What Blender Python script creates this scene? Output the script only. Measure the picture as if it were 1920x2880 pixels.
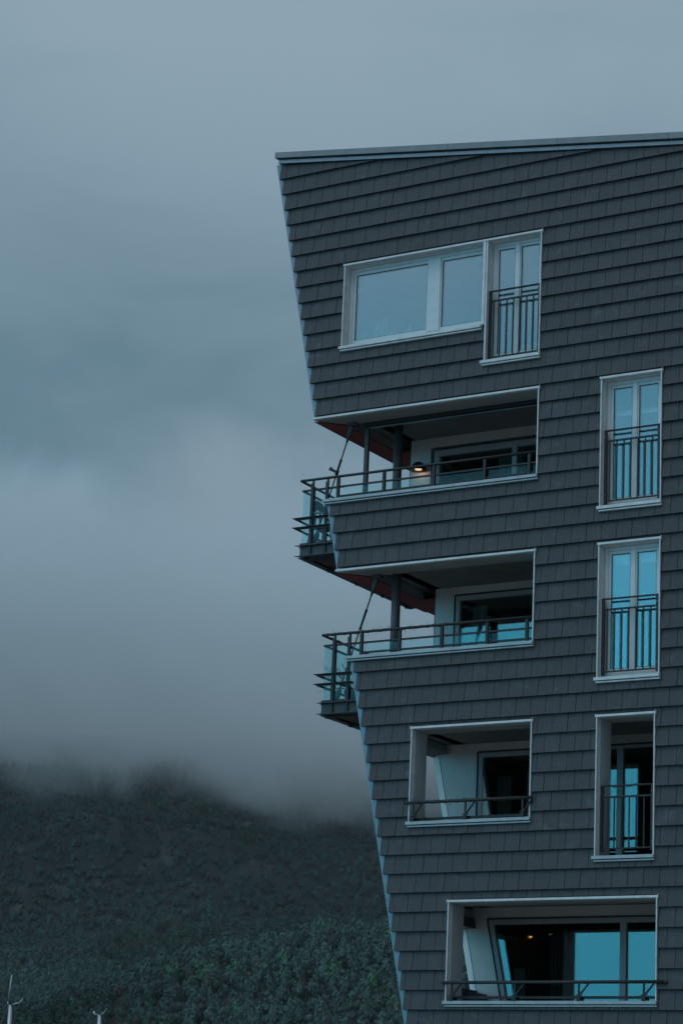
import bpy, bmesh, math, random
import numpy as np
from mathutils import Vector, Matrix

random.seed(7)
rng = np.random.default_rng(11)
S = bpy.context.scene
COL = S.collection
for o in list(bpy.data.objects):
    bpy.data.objects.remove(o)

# ------------------------------------------------------------------ camera
CAM = Vector((21.313, -37.057, 1.70))
PITCH, ROLL, YAW = 0.265779, 0.0441837, 0.556116
d = Vector((-math.sin(YAW) * math.cos(PITCH), math.cos(YAW) * math.cos(PITCH), math.sin(PITCH)))
r0 = Vector((math.cos(YAW), math.sin(YAW), 0))
u0 = r0.cross(d)
r_ = math.cos(ROLL) * r0 + math.sin(ROLL) * u0
u_ = -math.sin(ROLL) * r0 + math.cos(ROLL) * u0
cam = bpy.data.cameras.new('camera')
cam.sensor_fit = 'VERTICAL'
cam.sensor_height = 36.0
cam.lens = 6930.6 / 2880 * 36.0
cam.clip_end = 20000
co = bpy.data.objects.new('camera', cam)
COL.objects.link(co)
M3 = Matrix((r_, u_, -d)).transposed()
co.matrix_world = Matrix.Translation(CAM) @ M3.to_4x4()
S.camera = co

# ------------------------------------------------------------------ light, sky, exposure
S.view_settings.view_transform = 'Standard'
S.view_settings.look = 'None'
S.view_settings.exposure = 0.0
S.view_settings.gamma = 1.0
SUN_EL, SUN_AZ = 64.0, 186.0           # degrees; azimuth clockwise from +Y
S.cycles.use_denoising = True
S.cycles.volume_bounces = 8
S.cycles.volume_step_rate = 0.35
S.cycles.max_bounces = 12
S.cycles.transparent_max_bounces = 24


def node(nt, t, **k):
    n = nt.nodes.new(t)
    for a, b in k.items():
        if a == 'inp':
            for i, v in b.items():
                n.inputs[i].default_value = v
        else:
            setattr(n, a, b)
    return n


def math_(nt, op, a, b=None, c=None, clamp=False):
    n = nt.nodes.new('ShaderNodeMath')
    n.operation = op
    n.use_clamp = clamp
    for i, v in enumerate((a, b, c)):
        if v is None:
            continue
        if isinstance(v, (int, float)):
            n.inputs[i].default_value = v
        else:
            nt.links.new(v, n.inputs[i])
    return n.outputs[0]


def smooth(nt, v, a, b, lo=0.0, hi=1.0):
    n = nt.nodes.new('ShaderNodeMapRange')
    n.interpolation_type = 'SMOOTHSTEP'
    nt.links.new(v, n.inputs[0])
    for i, x in zip((1, 2, 3, 4), (a, b, lo, hi)):
        n.inputs[i].default_value = x
    return n.outputs[0]


def mixc(nt, fac, a, b, blend='MIX'):
    n = nt.nodes.new('ShaderNodeMix')
    n.data_type = 'RGBA'
    n.blend_type = blend
    for sock, v in ((n.inputs[0], fac), (n.inputs[6], a), (n.inputs[7], b)):
        if isinstance(v, (int, float)):
            sock.default_value = v
        elif isinstance(v, (tuple, list)):
            sock.default_value = (*v[:3], 1)
        else:
            nt.links.new(v, sock)
    return n.outputs[2]


def build_world():
    w = bpy.data.worlds.new('World')
    S.world = w
    w.use_nodes = True
    nt = w.node_tree
    nt.nodes.clear()
    L = nt.links.new
    tc = node(nt, 'ShaderNodeTexCoord')
    sep = node(nt, 'ShaderNodeSeparateXYZ')
    L(tc.outputs['Generated'], sep.inputs[0])
    x, y, z = sep.outputs
    # overcast deck: noise laid out on a plane overhead
    den = math_(nt, 'ADD', math_(nt, 'MAXIMUM', z, 0.0), 0.22)
    cx = math_(nt, 'DIVIDE', x, den)
    cy = math_(nt, 'DIVIDE', y, den)
    cb = node(nt, 'ShaderNodeCombineXYZ')
    L(cx, cb.inputs[0]); L(cy, cb.inputs[1]); L(math_(nt, 'ADD', math_(nt, 'MULTIPLY', z, 1.5), 4.3), cb.inputs[2])
    n1 = node(nt, 'ShaderNodeTexNoise', inp={'Scale': 1.7, 'Detail': 3.0, 'Roughness': 0.42, 'Distortion': 0.25})
    L(cb.outputs[0], n1.inputs['Vector'])
    n2 = node(nt, 'ShaderNodeTexNoise', inp={'Scale': 5.5, 'Detail': 5.0, 'Roughness': 0.5, 'Distortion': 0.5})
    L(cb.outputs[0], n2.inputs['Vector'])
    f = math_(nt, 'ADD', math_(nt, 'MULTIPLY', n1.outputs[0], 0.62), math_(nt, 'MULTIPLY', n2.outputs[0], 0.38))
    f = smooth(nt, f, 0.33, 0.68)
    f = math_(nt, 'ADD', math_(nt, 'MULTIPLY', f, 0.48), smooth(nt, z, 0.31, 0.47, 0.0, 0.58), clamp=True)
    cloud = mixc(nt, f, (0.112, 0.200, 0.260), (0.262, 0.362, 0.440))
    # a thinner, paler patch in the deck above the mountain
    pd = node(nt, 'ShaderNodeVectorMath', operation='DOT_PRODUCT')
    wob = node(nt, 'ShaderNodeTexNoise', inp={'Scale': 9.0, 'Detail': 4.0, 'Roughness': 0.55, 'Distortion': 0.6})
    L(tc.outputs['Generated'], wob.inputs['Vector'])
    wv = node(nt, 'ShaderNodeVectorMath', operation='MULTIPLY_ADD')
    ws = node(nt, 'ShaderNodeVectorMath', operation='SUBTRACT')
    L(wob.outputs['Color'], ws.inputs[0])
    ws.inputs[1].default_value = (.5, .5, .5)
    L(ws.outputs[0], wv.inputs[0])
    wv.inputs[1].default_value = (.09, .09, .09)
    L(tc.outputs['Generated'], wv.inputs[2])
    L(wv.outputs[0], pd.inputs[0])
    pv_ = Vector((-.540, .812, .240)).normalized()
    pd.inputs[1].default_value = pv_
    ln = node(nt, 'ShaderNodeVectorMath', operation='LENGTH')
    L(wv.outputs[0], ln.inputs[0])
    pcos = math_(nt, 'DIVIDE', pd.outputs['Value'], ln.outputs['Value'])
    patch = math_(nt, 'MULTIPLY', smooth(nt, pcos, 0.9976, 0.9999), 0.75)
    cloud = mixc(nt, patch, cloud, (0.245, 0.325, 0.40))
    # the deck is thin and bright in the south-west, behind the photographer
    sw = Vector((-0.74, -0.66, 0.10)).normalized()
    vm = node(nt, 'ShaderNodeVectorMath', operation='DOT_PRODUCT')
    L(tc.outputs['Generated'], vm.inputs[0])
    vm.inputs[1].default_value = sw
    g = smooth(nt, vm.outputs['Value'], 0.35, 0.98)
    cloud = mixc(nt, g, cloud, mixc(nt, 1.0, cloud, (3.0, 2.9, 3.0), 'MULTIPLY'))
    low = math_(nt, 'MULTIPLY', smooth(nt, vm.outputs['Value'], 0.66, 0.97), smooth(nt, z, 0.40, 0.16))
    cloud = mixc(nt, math_(nt, 'MULTIPLY', low, 0.9), cloud, (0.13, 1.22, 1.80))
    gnd = smooth(nt, z, -0.03, 0.0)
    cloud = mixc(nt, gnd, (0.02, 0.03, 0.035), cloud)
    bg1 = node(nt, 'ShaderNodeBackground', inp={'Strength': 1.0})
    L(cloud, bg1.inputs[0])
    sky = node(nt, 'ShaderNodeTexSky', sky_type='NISHITA', sun_disc=False)
    sky.sun_elevation = math.radians(SUN_EL)
    sky.sun_rotation = math.radians(SUN_AZ)
    sky.air_density = 1.5
    sky.dust_density = 3.0
    bg2 = node(nt, 'ShaderNodeBackground', inp={'Strength': 0.002})
    L(sky.outputs[0], bg2.inputs[0])
    add = node(nt, 'ShaderNodeAddShader')
    L(bg1.outputs[0], add.inputs[0]); L(bg2.outputs[0], add.inputs[1])
    out = node(nt, 'ShaderNodeOutputWorld')
    L(add.outputs[0], out.inputs[0])


build_world()
sl = bpy.data.lights.new('sun', 'SUN')
sl.energy = 0.5
sl.angle = math.radians(30)
sl.color = (0.95, 0.98, 1.0)
so = bpy.data.objects.new('sun', sl)
COL.objects.link(so)
az, el = math.radians(SUN_AZ), math.radians(SUN_EL)
sd = Vector((math.sin(az) * math.cos(el), math.cos(az) * math.cos(el), math.sin(el)))
so.rotation_euler = sd.to_track_quat('Z', 'Y').to_euler()
so.location = (0, -30, 60)


# ------------------------------------------------------------------ materials
def mat(name, col, rough=0.6, metal=0.0, var=0.0, scale=3.0, bump=0.0, bscale=40.0, attr=None, stain=0.0, spec=0.5):
    m = bpy.data.materials.new(name)
    m.use_nodes = True
    nt = m.node_tree
    b = nt.nodes['Principled BSDF']
    b.inputs['Roughness'].default_value = rough
    b.inputs['Metallic'].default_value = metal
    b.inputs['Specular IOR Level'].default_value = spec
    tc = node(nt, 'ShaderNodeTexCoord')
    c = None
    n = node(nt, 'ShaderNodeTexNoise', inp={'Scale': scale, 'Detail': 6.0, 'Roughness': 0.6})
    nt.links.new(tc.outputs['Object'], n.inputs['Vector'])
    lo = tuple(v * (1 - var) for v in col)
    hi = tuple(min(1, v * (1 + var)) for v in col)
    c = mixc(nt, smooth(nt, n.outputs[0], 0.3, 0.7), lo, hi)
    if attr:
        at = node(nt, 'ShaderNodeAttribute', attribute_name=attr)
        c = mixc(nt, 1.0, c, at.outputs['Color'], 'MULTIPLY')
    if stain > 0:
        mp = node(nt, 'ShaderNodeMapping')
        mp.inputs['Scale'].default_value = (3.0, 3.0, 3.2)
        nt.links.new(tc.outputs['Object'], mp.inputs[0])
        n2 = node(nt, 'ShaderNodeTexNoise', inp={'Scale': 1.3, 'Detail': 7.0, 'Roughness': 0.66, 'Distortion': 0.8})
        nt.links.new(mp.outputs[0], n2.inputs['Vector'])
        sf = math_(nt, 'MULTIPLY', smooth(nt, n2.outputs[0], 0.56, 0.70), stain)
        c = mixc(nt, sf, c, tuple(min(1, v * 2.2 + 0.03) for v in col))
    nt.links.new(c, b.inputs['Base Color'])
    rr = node(nt, 'ShaderNodeTexNoise', inp={'Scale': scale * 2.3, 'Detail': 3.0})
    nt.links.new(tc.outputs['Object'], rr.inputs['Vector'])
    nt.links.new(math_(nt, 'ADD', math_(nt, 'MULTIPLY', math_(nt, 'SUBTRACT', rr.outputs[0], 0.5), 0.25), rough, clamp=True),
                 b.inputs['Roughness'])
    if bump > 0:
        nb = node(nt, 'ShaderNodeTexNoise', inp={'Scale': bscale, 'Detail': 4.0})
        nt.links.new(tc.outputs['Object'], nb.inputs['Vector'])
        bp = node(nt, 'ShaderNodeBump', inp={'Strength': bump, 'Distance': 0.01})
        nt.links.new(nb.outputs[0], bp.inputs['Height'])
        nt.links.new(bp.outputs[0], b.inputs['Normal'])
    return m


def glass_mat(name, tint, f0, f90, rough=0.0, rtint=(1, 1, 1), warp=0.0):
    m = bpy.data.materials.new(name)
    m.use_nodes = True
    nt = m.node_tree
    nt.nodes.clear()
    tr = node(nt, 'ShaderNodeBsdfTransparent')
    tr.inputs[0].default_value = (*tint, 1)
    gl = node(nt, 'ShaderNodeBsdfGlossy')
    gl.inputs[0].default_value = (*rtint, 1)
    gl.inputs['Roughness'].default_value = rough
    lw = node(nt, 'ShaderNodeLayerWeight', inp={'Blend': 0.5})
    fac = math_(nt, 'ADD', f0, math_(nt, 'MULTIPLY', math_(nt, 'POWER', lw.outputs['Facing'], 4.0), f90 - f0))
    if warp > 0:
        tc = node(nt, 'ShaderNodeTexCoord')
        nn = node(nt, 'ShaderNodeTexNoise', inp={'Scale': 1.1, 'Detail': 1.0})
        nt.links.new(tc.outputs['Object'], nn.inputs['Vector'])
        bp = node(nt, 'ShaderNodeBump', inp={'Strength': warp, 'Distance': 0.02})
        nt.links.new(nn.outputs[0], bp.inputs['Height'])
        nt.links.new(bp.outputs[0], gl.inputs['Normal'])
    mx = node(nt, 'ShaderNodeMixShader')
    nt.links.new(fac, mx.inputs[0])
    nt.links.new(tr.outputs[0], mx.inputs[1])
    nt.links.new(gl.outputs[0], mx.inputs[2])
    out = node(nt, 'ShaderNodeOutputMaterial')
    nt.links.new(mx.outputs[0], out.inputs[0])
    return m


def glow_mat(name, col, strength):
    m = bpy.data.materials.new(name)
    m.use_nodes = True
    nt = m.node_tree
    nt.nodes.clear()
    e = node(nt, 'ShaderNodeEmission', inp={'Strength': strength})
    e.inputs[0].default_value = (*col, 1)
    out = node(nt, 'ShaderNodeOutputMaterial')
    nt.links.new(e.outputs[0], out.inputs[0])
    return m


M = dict(
    slate=mat('slate_shingle', (0.045, 0.0475, 0.051), 0.62, var=0.10, scale=9.0, bump=0.25, bscale=70, attr='tone', stain=0.34),
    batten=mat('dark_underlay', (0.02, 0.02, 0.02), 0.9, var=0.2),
    white=mat('white_painted_metal', (0.62, 0.64, 0.64), 0.38, var=0.10, scale=7),
    wood=mat('white_painted_timber', (0.60, 0.67, 0.685), 0.5, var=0.05, scale=8),
    zinc=mat('zinc_flashing', (0.185, 0.225, 0.25), 0.40, metal=0.6, var=0.08, scale=4),
    sill=mat('grey_sill_metal', (0.36, 0.38, 0.39), 0.4, metal=0.2, var=0.12, scale=5),
    coping=mat('grey_coated_coping', (0.155, 0.18, 0.19), 0.42, metal=0.3, var=0.1, scale=3),
    steel=mat('black_painted_steel', (0.016, 0.017, 0.017), 0.55, var=0.2, scale=12),
    steelg=mat('grey_painted_steel', (0.050, 0.053, 0.055), 0.5, var=0.15, scale=8),
    red=mat('red_painted_board', (0.30, 0.055, 0.050), 0.6, var=0.12, scale=5),
    plaster=mat('white_render', (0.78, 0.77, 0.74), 0.8, var=0.05, scale=2.5, bump=0.1),
    soffit=mat('grey_soffit_board', (0.34, 0.35, 0.34), 0.7, var=0.06, scale=3),
    lining=mat('grey_white_lining_board', (0.44, 0.47, 0.475), 0.6, var=0.06, scale=3),
    ceil=mat('dark_ceiling_board', (0.28, 0.265, 0.23), 0.8, var=0.1),
    floor=mat('dark_decking', (0.07, 0.065, 0.06), 0.8, var=0.2),
    deck=mat('corrugated_deck', (0.14, 0.10, 0.085), 0.6, var=0.15, scale=6),
    room=mat('grey_room_wall', (0.16, 0.16, 0.155), 0.9, var=0.05),
    cloth=mat('pale_curtain_cloth', (0.55, 0.60, 0.58), 0.9, var=0.06),
    teal_reflection=mat('green_grey_reflection_sheet', (0.30, 0.48, 0.42), 0.9, var=0.08),  # reflection of the side openings put into a sheet colour
    dcloth=mat('dark_curtain_cloth', (0.10, 0.12, 0.12), 0.9, var=0.1),
    resin=mat('grey_resin', (0.12, 0.13, 0.135), 0.5, var=0.1),
    bark=mat('dark_bark', (0.035, 0.028, 0.022), 0.9, var=0.3, scale=20),
    pot=mat('dark_clay', (0.06, 0.045, 0.04), 0.8, var=0.2),
    wire=mat('black_wire', (0.015, 0.016, 0.016), 0.6),
    porcelain=mat('grey_green_ceramic', (0.30, 0.34, 0.33), 0.35, var=0.08),
    pink=mat('pink_cloth', (0.80, 0.45, 0.38), 0.85, var=0.08),
    alu=mat('mast_aluminium', (0.48, 0.52, 0.56), 0.35, metal=0.5, var=0.06),
    hull=mat('white_hull', (0.6, 0.6, 0.6), 0.3, var=0.03),
    glass=glass_mat('window_glass', (0.78, 0.85, 0.86), 0.185, 0.9, rtint=(0.84, 0.96, 1.0), warp=0.0025),
    dglass=glass_mat('balcony_door_glass', (0.72, 0.80, 0.80), 0.115, 0.9, rtint=(0.85, 1.0, 1.0), warp=0.0025),
    bglass=glass_mat('balustrade_glass', (0.86, 0.955, 0.96), 0.018, 0.22),
    warm=glow_mat('warm_lamp_glow', (1.0, 0.60, 0.36), 1.0),
    spot=glow_mat('orange_lamp_glow', (1.0, 0.36, 0.06), 1.3),
)


# ------------------------------------------------------------------ mesh helpers
class MB:
    """collects boxes, prisms and tubes; build() links them as ONE mesh object"""

    def __init__(s):
        s.v, s.f, s.sm, s.tone = [], [], [], None

    def add(s, vs, fs, smooth=False):
        n = len(s.v)
        s.v += [tuple(p) for p in vs]
        s.f += [tuple(i + n for i in f) for f in fs]
        s.sm += [smooth] * len(fs)

    def box(s, x0, x1, y0, y1, z0, z1):
        vs = [(x, y, z) for z in (z0, z1) for y in (y0, y1) for x in (x0, x1)]
        s.add(vs, [(0, 2, 3, 1), (4, 5, 7, 6), (0, 1, 5, 4), (2, 6, 7, 3), (0, 4, 6, 2), (1, 3, 7, 5)])
        return s

    def prism_xz(s, poly, y0, y1):
        """poly: (x,z) counter-clockwise seen from -Y"""
        n = len(poly)
        vs = [(x, y0, z) for x, z in poly] + [(x, y1, z) for x, z in poly]
        s.add(vs, [tuple(range(n)), tuple(range(2 * n - 1, n - 1, -1))] +
              [(i, i + n, (i + 1) % n + n, (i + 1) % n) for i in range(n)])
        return s

    def hexa(s, p):
        """8 points: bottom ring 0-3, top ring 4-7"""
        s.add(p, [(3, 2, 1, 0), (4, 5, 6, 7), (0, 1, 5, 4), (1, 2, 6, 5), (2, 3, 7, 6), (3, 0, 4, 7)])
        return s

    def tube(s, pts, r, n=8, cap=True):
        pts = [Vector(p) for p in pts]
        rs = r if isinstance(r, (list, tuple)) else [r] * len(pts)
        rings = []
        for i, p in enumerate(pts):
            a = pts[max(i - 1, 0)]
            b = pts[min(i + 1, len(pts) - 1)]
            t = (b - a).normalized()
            up = Vector((0, 0, 1)) if abs(t.z) < 0.9 else Vector((1, 0, 0))
            e1 = t.cross(up).normalized()
            e2 = t.cross(e1)
            rings.append([p + rs[i] * (math.cos(2 * math.pi * k / n) * e1 + math.sin(2 * math.pi * k / n) * e2)
                          for k in range(n)])
        vs = [q for R in rings for q in R]
        fs = [(i * n + k, i * n + (k + 1) % n, (i + 1) * n + (k + 1) % n, (i + 1) * n + k)
              for i in range(len(pts) - 1) for k in range(n)]
        s.add(vs, fs, True)
        if cap:
            m = len(s.v) - len(vs)
            s.f += [tuple(m + k for k in range(n))[::-1], tuple(m + (len(pts) - 1) * n + k for k in range(n))]
            s.sm += [False, False]
        return s

    def lathe(s, prof, c, n=20):
        """prof: list of (radius, z)"""
        vs, fs = [], []
        for r, z in prof:
            vs += [(c[0] + r * math.cos(2 * math.pi * k / n), c[1] + r * math.sin(2 * math.pi * k / n), c[2] + z) for k in range(n)]
        for i in range(len(prof) - 1):
            fs += [(i * n + k, i * n + (k + 1) % n, (i + 1) * n + (k + 1) % n, (i + 1) * n + k) for k in range(n)]
        s.add(vs, fs, True)
        return s

    def build(s, name, m, parent=None, bevel=0.0):
        me = bpy.data.meshes.new(name)
        me.from_pydata(s.v, [], s.f)
        me.polygons.foreach_set('use_smooth', s.sm)
        me.materials.append(M[m] if isinstance(m, str) else m)
        if s.tone is not None:
            at = me.color_attributes.new('tone', 'FLOAT_COLOR', 'CORNER')
            arr = np.empty((len(me.loops), 4), np.float32)
            k = 0
            for f, t in zip(s.f, s.tone):
                arr[k:k + len(f)] = (*t, 1)
                k += len(f)
            at.data.foreach_set('color', arr.ravel())
        me.update()
        o = bpy.data.objects.new(name, me)
        COL.objects.link(o)
        if parent is not None:
            o.parent = parent
            o.matrix_parent_inverse = Matrix.Translation(-world_loc(parent))
        if bevel > 0:
            b = o.modifiers.new('bevel', 'BEVEL')
            b.width = bevel
            b.segments = 2
            b.limit_method = 'ANGLE'
        return o


def world_loc(o):
    """every object here is unrotated; sum of the locations up the tree"""
    p = Vector(o.location)
    if o.parent is not None:
        p += o.matrix_parent_inverse.to_translation() + world_loc(o.parent)
    return p


def tag(o, label=None, cat=None, group=None, kind=None):
    for k, v in (('label', label), ('category', cat), ('group', group), ('kind', kind)):
        if v:
            o[k] = v
    return o


def thing(name, label, cat, loc, group=None):
    o = bpy.data.objects.new(name, None)
    o.empty_display_size = 0.2
    COL.objects.link(o)
    o.location = loc
    return tag(o, label, cat, group)


def BX(*a):
    return MB().box(*a)


# ------------------------------------------------------------------ the building: dimensions (metres; facade plane is y = 0)
SL = -3.56 / 16.54


def E(z):                       # leaning left edge of the facade
    return (z - 4.36) * SL


def ROOF(x):                    # underside of the sloping coping
    return 20.80 - 0.1432 * (x + 3.57)


XR = 12.0                       # facade runs on to the right of the frame
WT = 0.45                       # wall thickness
FL = [1.05, 4.05, 7.05, 10.05, 13.05, 16.05]
# openings: (x0, x1, z0, z1); None = open to the leaning edge
OPEN = dict(
    W1a=(-1.84, 1.165, 16.78, 18.39), W1b=(1.165, 2.28, 16.08, 18.39),
    L1=(None, 2.29, 13.83, 15.42), W3=(3.53, 4.65, 13.11, 15.42),
    L2=(None, 2.285, 10.84, 12.44), W3b=(3.53, 4.65, 10.11, 12.43),
    W4=(-0.03, 2.30, 7.80, 9.44), W6=(3.54, 4.58, 7.10, 9.44),
    W5=(0.81, 4.65, 4.74, 6.40),
)
# windows of the same facade beyond the frame and below it
EXTRA = dict(W7=(7.6, 8.7, 13.11, 15.42), W8=(7.6, 8.7, 10.11, 12.43), W9=(7.6, 8.7, 7.10, 9.44), W10=(7.6, 8.7, 4.10, 6.40),
             W11=(1.9, 3.0, 1.10, 3.40), W12=(7.6, 8.7, 1.10, 3.40))
ALLO = {**OPEN, **EXTRA}

house = thing('apartment_building', 'dark slate shingled apartment building with leaning corner and open balconies', 'building', (0, 0, 0))


def clip(poly, a, b, c):
    """keep a*x + b*z <= c of a convex polygon"""
    out = []
    n = len(poly)
    for i in range(n):
        p, q = poly[i], poly[(i + 1) % n]
        dp = a * p[0] + b * p[1] - c
        dq = a * q[0] + b * q[1] - c
        if dp <= 0:
            out.append(p)
        if (dp < 0) != (dq < 0) and dp != dq:
            t = dp / (dp - dq)
            out.append((p[0] + t * (q[0] - p[0]), p[1] + t * (q[1] - p[1])))
    if len(out) < 3:
        return []
    ar = sum(out[i][0] * out[(i + 1) % len(out)][1] - out[(i + 1) % len(out)][0] * out[i][1] for i in range(len(out)))
    return out if abs(ar) > 1e-5 else []


def clip_roof(poly, gap=0.0):
    # z <= 20.80 - .1432 (x+3.57) - gap
    return clip(poly, 0.1432, 1.0, 20.80 - 0.1432 * 3.57 - gap)


def clip_edge(poly, off=0.0):
    # x >= E(z)+off
    return clip(poly, -1.0, SL, SL * 4.36 - off)


def cut_openings(polys, mx=0.0, mt=0.0, mb=0.0):
    for key, (x0, x1, z0, z1) in ALLO.items():
        X0 = -99 if x0 is None else x0 - mx
        X1, Z0, Z1 = x1 + mx, z0 - mb, z1 + mt
        if key == 'W1a':
            X1 = x1
        if key == 'W1b':
            X0 = x0 if False else x0 - (0 if False else 0)
        new = []
        for p in polys:
            xs = [q[0] for q in p]
            zs = [q[1] for q in p]
            if max(xs) <= X0 or min(xs) >= X1 or max(zs) <= Z0 or min(zs) >= Z1:
                new.append(p)
                continue
            mid = clip(clip(p, 0, 1, Z1), 0, -1, -Z0)
            for c in (clip(p, 0, -1, -Z1), clip(p, 0, 1, Z0),
                      clip(mid, 1, 0, X0) if mid else [], clip(mid, -1, 0, -X1) if mid else []):
                if c:
                    new.append(c)
        polys = new
    return polys


def build_walls():
    # ---- structural front wall, behind the shingles
    zs = sorted({0.0, 22.0} | {z for o in ALLO.values() for z in o[2:]})
    w = MB()
    for za, zb in zip(zs, zs[1:]):
        polys = [[(-6, za), (XR, za), (XR, zb), (-6, zb)]]
        polys = cut_openings(polys)
        for p in polys:
            p = clip_edge(clip_roof(p, 0.02) or [], 0.0) if clip_roof(p, 0.02) else []
            if p:
                w.prism_xz(p, 0.0, WT)
    w.build('wall', 'batten', house)
    # ---- shingles: every slate leans out over the course below it
    P, CW = 0.33, 0.2853
    t = MB()
    t.tone = []
    k0 = 0
    z = 15.49 - P * 47
    row = 0
    while z < 21.2:
        zt = z + P
        xe = E(z) + 0.028
        off = 3.13 if row % 2 else 3.27
        # row parity fixed by the photograph: joints at 3.13 + n CW on the course holding z = 19.35
        i0 = int(math.floor((xe - off) / CW)) - 1
        i = i0
        while off + i * CW < XR:
            xa, xb = off + i * CW + 0.0042, off + (i + 1) * CW - 0.0042
            i += 1
            xa2 = max(xa, xe)
            if xb - xa2 < 0.01:
                continue
            polys = [[(xa2, z), (xb, z), (xb, zt), (xa2, zt)]]
            if z < 1:
                polys = [clip(polys[0], 0, -1, -0.15)]
                if not polys[0]:
                    continue
            q = clip_roof(polys[0], 0.03)
            if not q:
                continue
            polys = cut_openings([q], mx=0.012, mt=0.055, mb=0.045)
            j = random.gauss(0, 0.0016)
            rot = random.gauss(0, 0.0015)
            br = 1 + random.gauss(0, 0.055)
            tone = (br * (1 + random.gauss(0, .012)), br, br * (1 + random.gauss(0, .015)))
            for p in polys:
                n = len(p)
                front = [(x, -(0.013 + 0.050 * (zt - zz) / P + j + rot * (x - xa) / CW), zz) for x, zz in p]
                back = [(x, y + 0.013 if False else -0.004, zz) for (x, y, zz) in front]
                t.add(front + back, [tuple(range(n)), tuple(range(2 * n - 1, n - 1, -1))] +
                      [(a, a + n, (a + 1) % n + n, (a + 1) % n) for a in range(n)])
                t.tone += [tone] * (n + 2)
        z = zt
        row += 1
    t.build('shingle_cladding', 'slate', house)

    # ---- bright metal strip down the leaning corner
    for za, zb in ((0.0, 10.78), (12.46, 13.76), (15.44, 20.78)):
        f = MB()
        n = max(1, int((zb - za) / 1.9))
        for i in range(n):
            z0 = za + (zb - za) * i / n
            z1 = za + (zb - za) * (i + 1) / n - 0.004
            f.hexa([(E(z0) - 0.012, -0.012, z0), (E(z0) + 0.17, -0.006, z0), (E(z0) + 0.17, 0.002, z0), (E(z0) - 0.012, WT, z0),
                    (E(z1) - 0.012, -0.012, z1), (E(z1) + 0.17, -0.006, z1), (E(z1) + 0.17, 0.002, z1), (E(z1) - 0.012, WT, z1)])
        f.build('corner_flashing', 'zinc', house)

    # ---- leaning side wall with the loggias' side openings, red outside
    sidew = MB()
    D = 14.0

    def slab(z0, z1, y0, y1, y0i=None, t0=0.012, t1=WT):
        y0i = y0 if y0i is None else y0i
        a0, b0, a1, b1 = E(z0) + t0, E(z0) + t1, E(z1) + t0, E(z1) + t1
        sidew.hexa([(a0, y0, z0), (b0, y0i, z0), (b0, y1, z0), (a0, y1, z0),
                    (a1, y0, z1), (b1, y0i, z1), (b1, y1, z1), (a1, y1, z1)])
    bands = [(0.0, 5.05, False), (5.05, 6.22, 'w'), (6.22, 8.05, False), (8.05, 9.42, 'w'), (9.42, 10.10, False),
             (10.10, 12.415, 'r'), (12.415, 13.10, False), (13.10, 15.395, 'r'), (15.395, 20.7, False)]
    for z0, z1, op in bands:
        if not op:
            slab(z0, z1, WT, D)
        elif op == 'w':
            slab(z0, z1, 2.62, D, 2.37)
    sidew.build('side_wall', 'steelg', house)
    rc = MB()
    for z0, z1, op in bands:
        if op == 'r':
            continue
        y0 = 2.67 if op else WT + .01
        rc.hexa([(E(z0) - .001, y0, z0), (E(z0) + .010, y0, z0), (E(z0) + .010, D, z0), (E(z0) - .001, D, z0),
                 (E(z1) - .001, y0, z1), (E(z1) + .010, y0, z1), (E(z1) + .010, D, z1), (E(z1) - .001, D, z1)])
    rc.build('side_cladding', 'red', house)
    # red end boards of the back walls at the two open corners
    for x, z0, z1 in ((-1.66, 13.06, 15.379), (-1.01, 10.06, 12.399)):
        MB().box(x - .022, x - .002, 2.36, D - .1, z0, z1).build('end_board', 'red', house)
    # corner soffits of the two open corners (front wall's underside reaches the edge): white lining strips
    for zc, zt in ((15.385, 15.57), (12.405, 12.57), (9.41, 9.57), (6.39, 6.54)):
        # inner upstand of the side beam, seen from inside
        inn = MB()
        inn.hexa([(E(zc) + WT + .002, WT + .002, zc + .012), (E(zc) + WT + .02, WT + .002, zc + .012), (E(zc) + WT + .02, 2.36, zc + .012), (E(zc) + WT + .002, 2.36, zc + .012),
                  (E(zt) + WT + .002, WT + .002, zt), (E(zt) + WT + .02, WT + .002, zt), (E(zt) + WT + .02, 2.36, zt), (E(zt) + WT + .002, 2.36, zt)])
        inn.build('beam_lining', 'soffit', house)
    # white splayed jambs of the two lower side openings
    for z0, z1 in ((5.05, 6.40), (8.05, 9.42)):
        p = []
        jm = MB()
        for z in (z0, z1):
            e = E(z)
            p += [(e - 0.0, 2.60, z), (e + .26, 2.345, z), (e + .26, 2.40, z), (e - .0, 2.66, z)]
        jm.hexa(p)
        jm.build('side_jamb', 'plaster', house)

    # ---- roof slab and coping
    rf = MB()
    for xa, xb in ((-3.45, XR),):
        za, zb = ROOF(xa), ROOF(xb)
        rf.hexa([(xa, 0.02, za - .3), (xb, 0.02, zb - .3), (xb, D, zb - .3), (xa, D, za - .3),
                 (xa, 0.02, za + .02), (xb, 0.02, zb + .02), (xb, D, zb + .02), (xa, D, za + .02)])
    rf.build('roof', 'coping', house)
    cp = MB()
    joints = [-3.52, -1.90, 0.33, 2.6, 4.78, 7.0, 9.4, XR]
    for xa, xb in zip(joints, joints[1:]):
        xb -= 0.006
        za, zb = ROOF(xa), ROOF(xb)
        cp.hexa([(xa, -.135, za + .085), (xb, -.135, zb + .085), (xb, .55, zb + .085), (xa, .55, za + .085),
                 (xa, -.125, za + .205), (xb, -.125, zb + .205), (xb, .55, zb + .235), (xa, .55, za + .235)])
    c = cp.build('roof_coping', 'coping', house)
    ds = MB()
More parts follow.
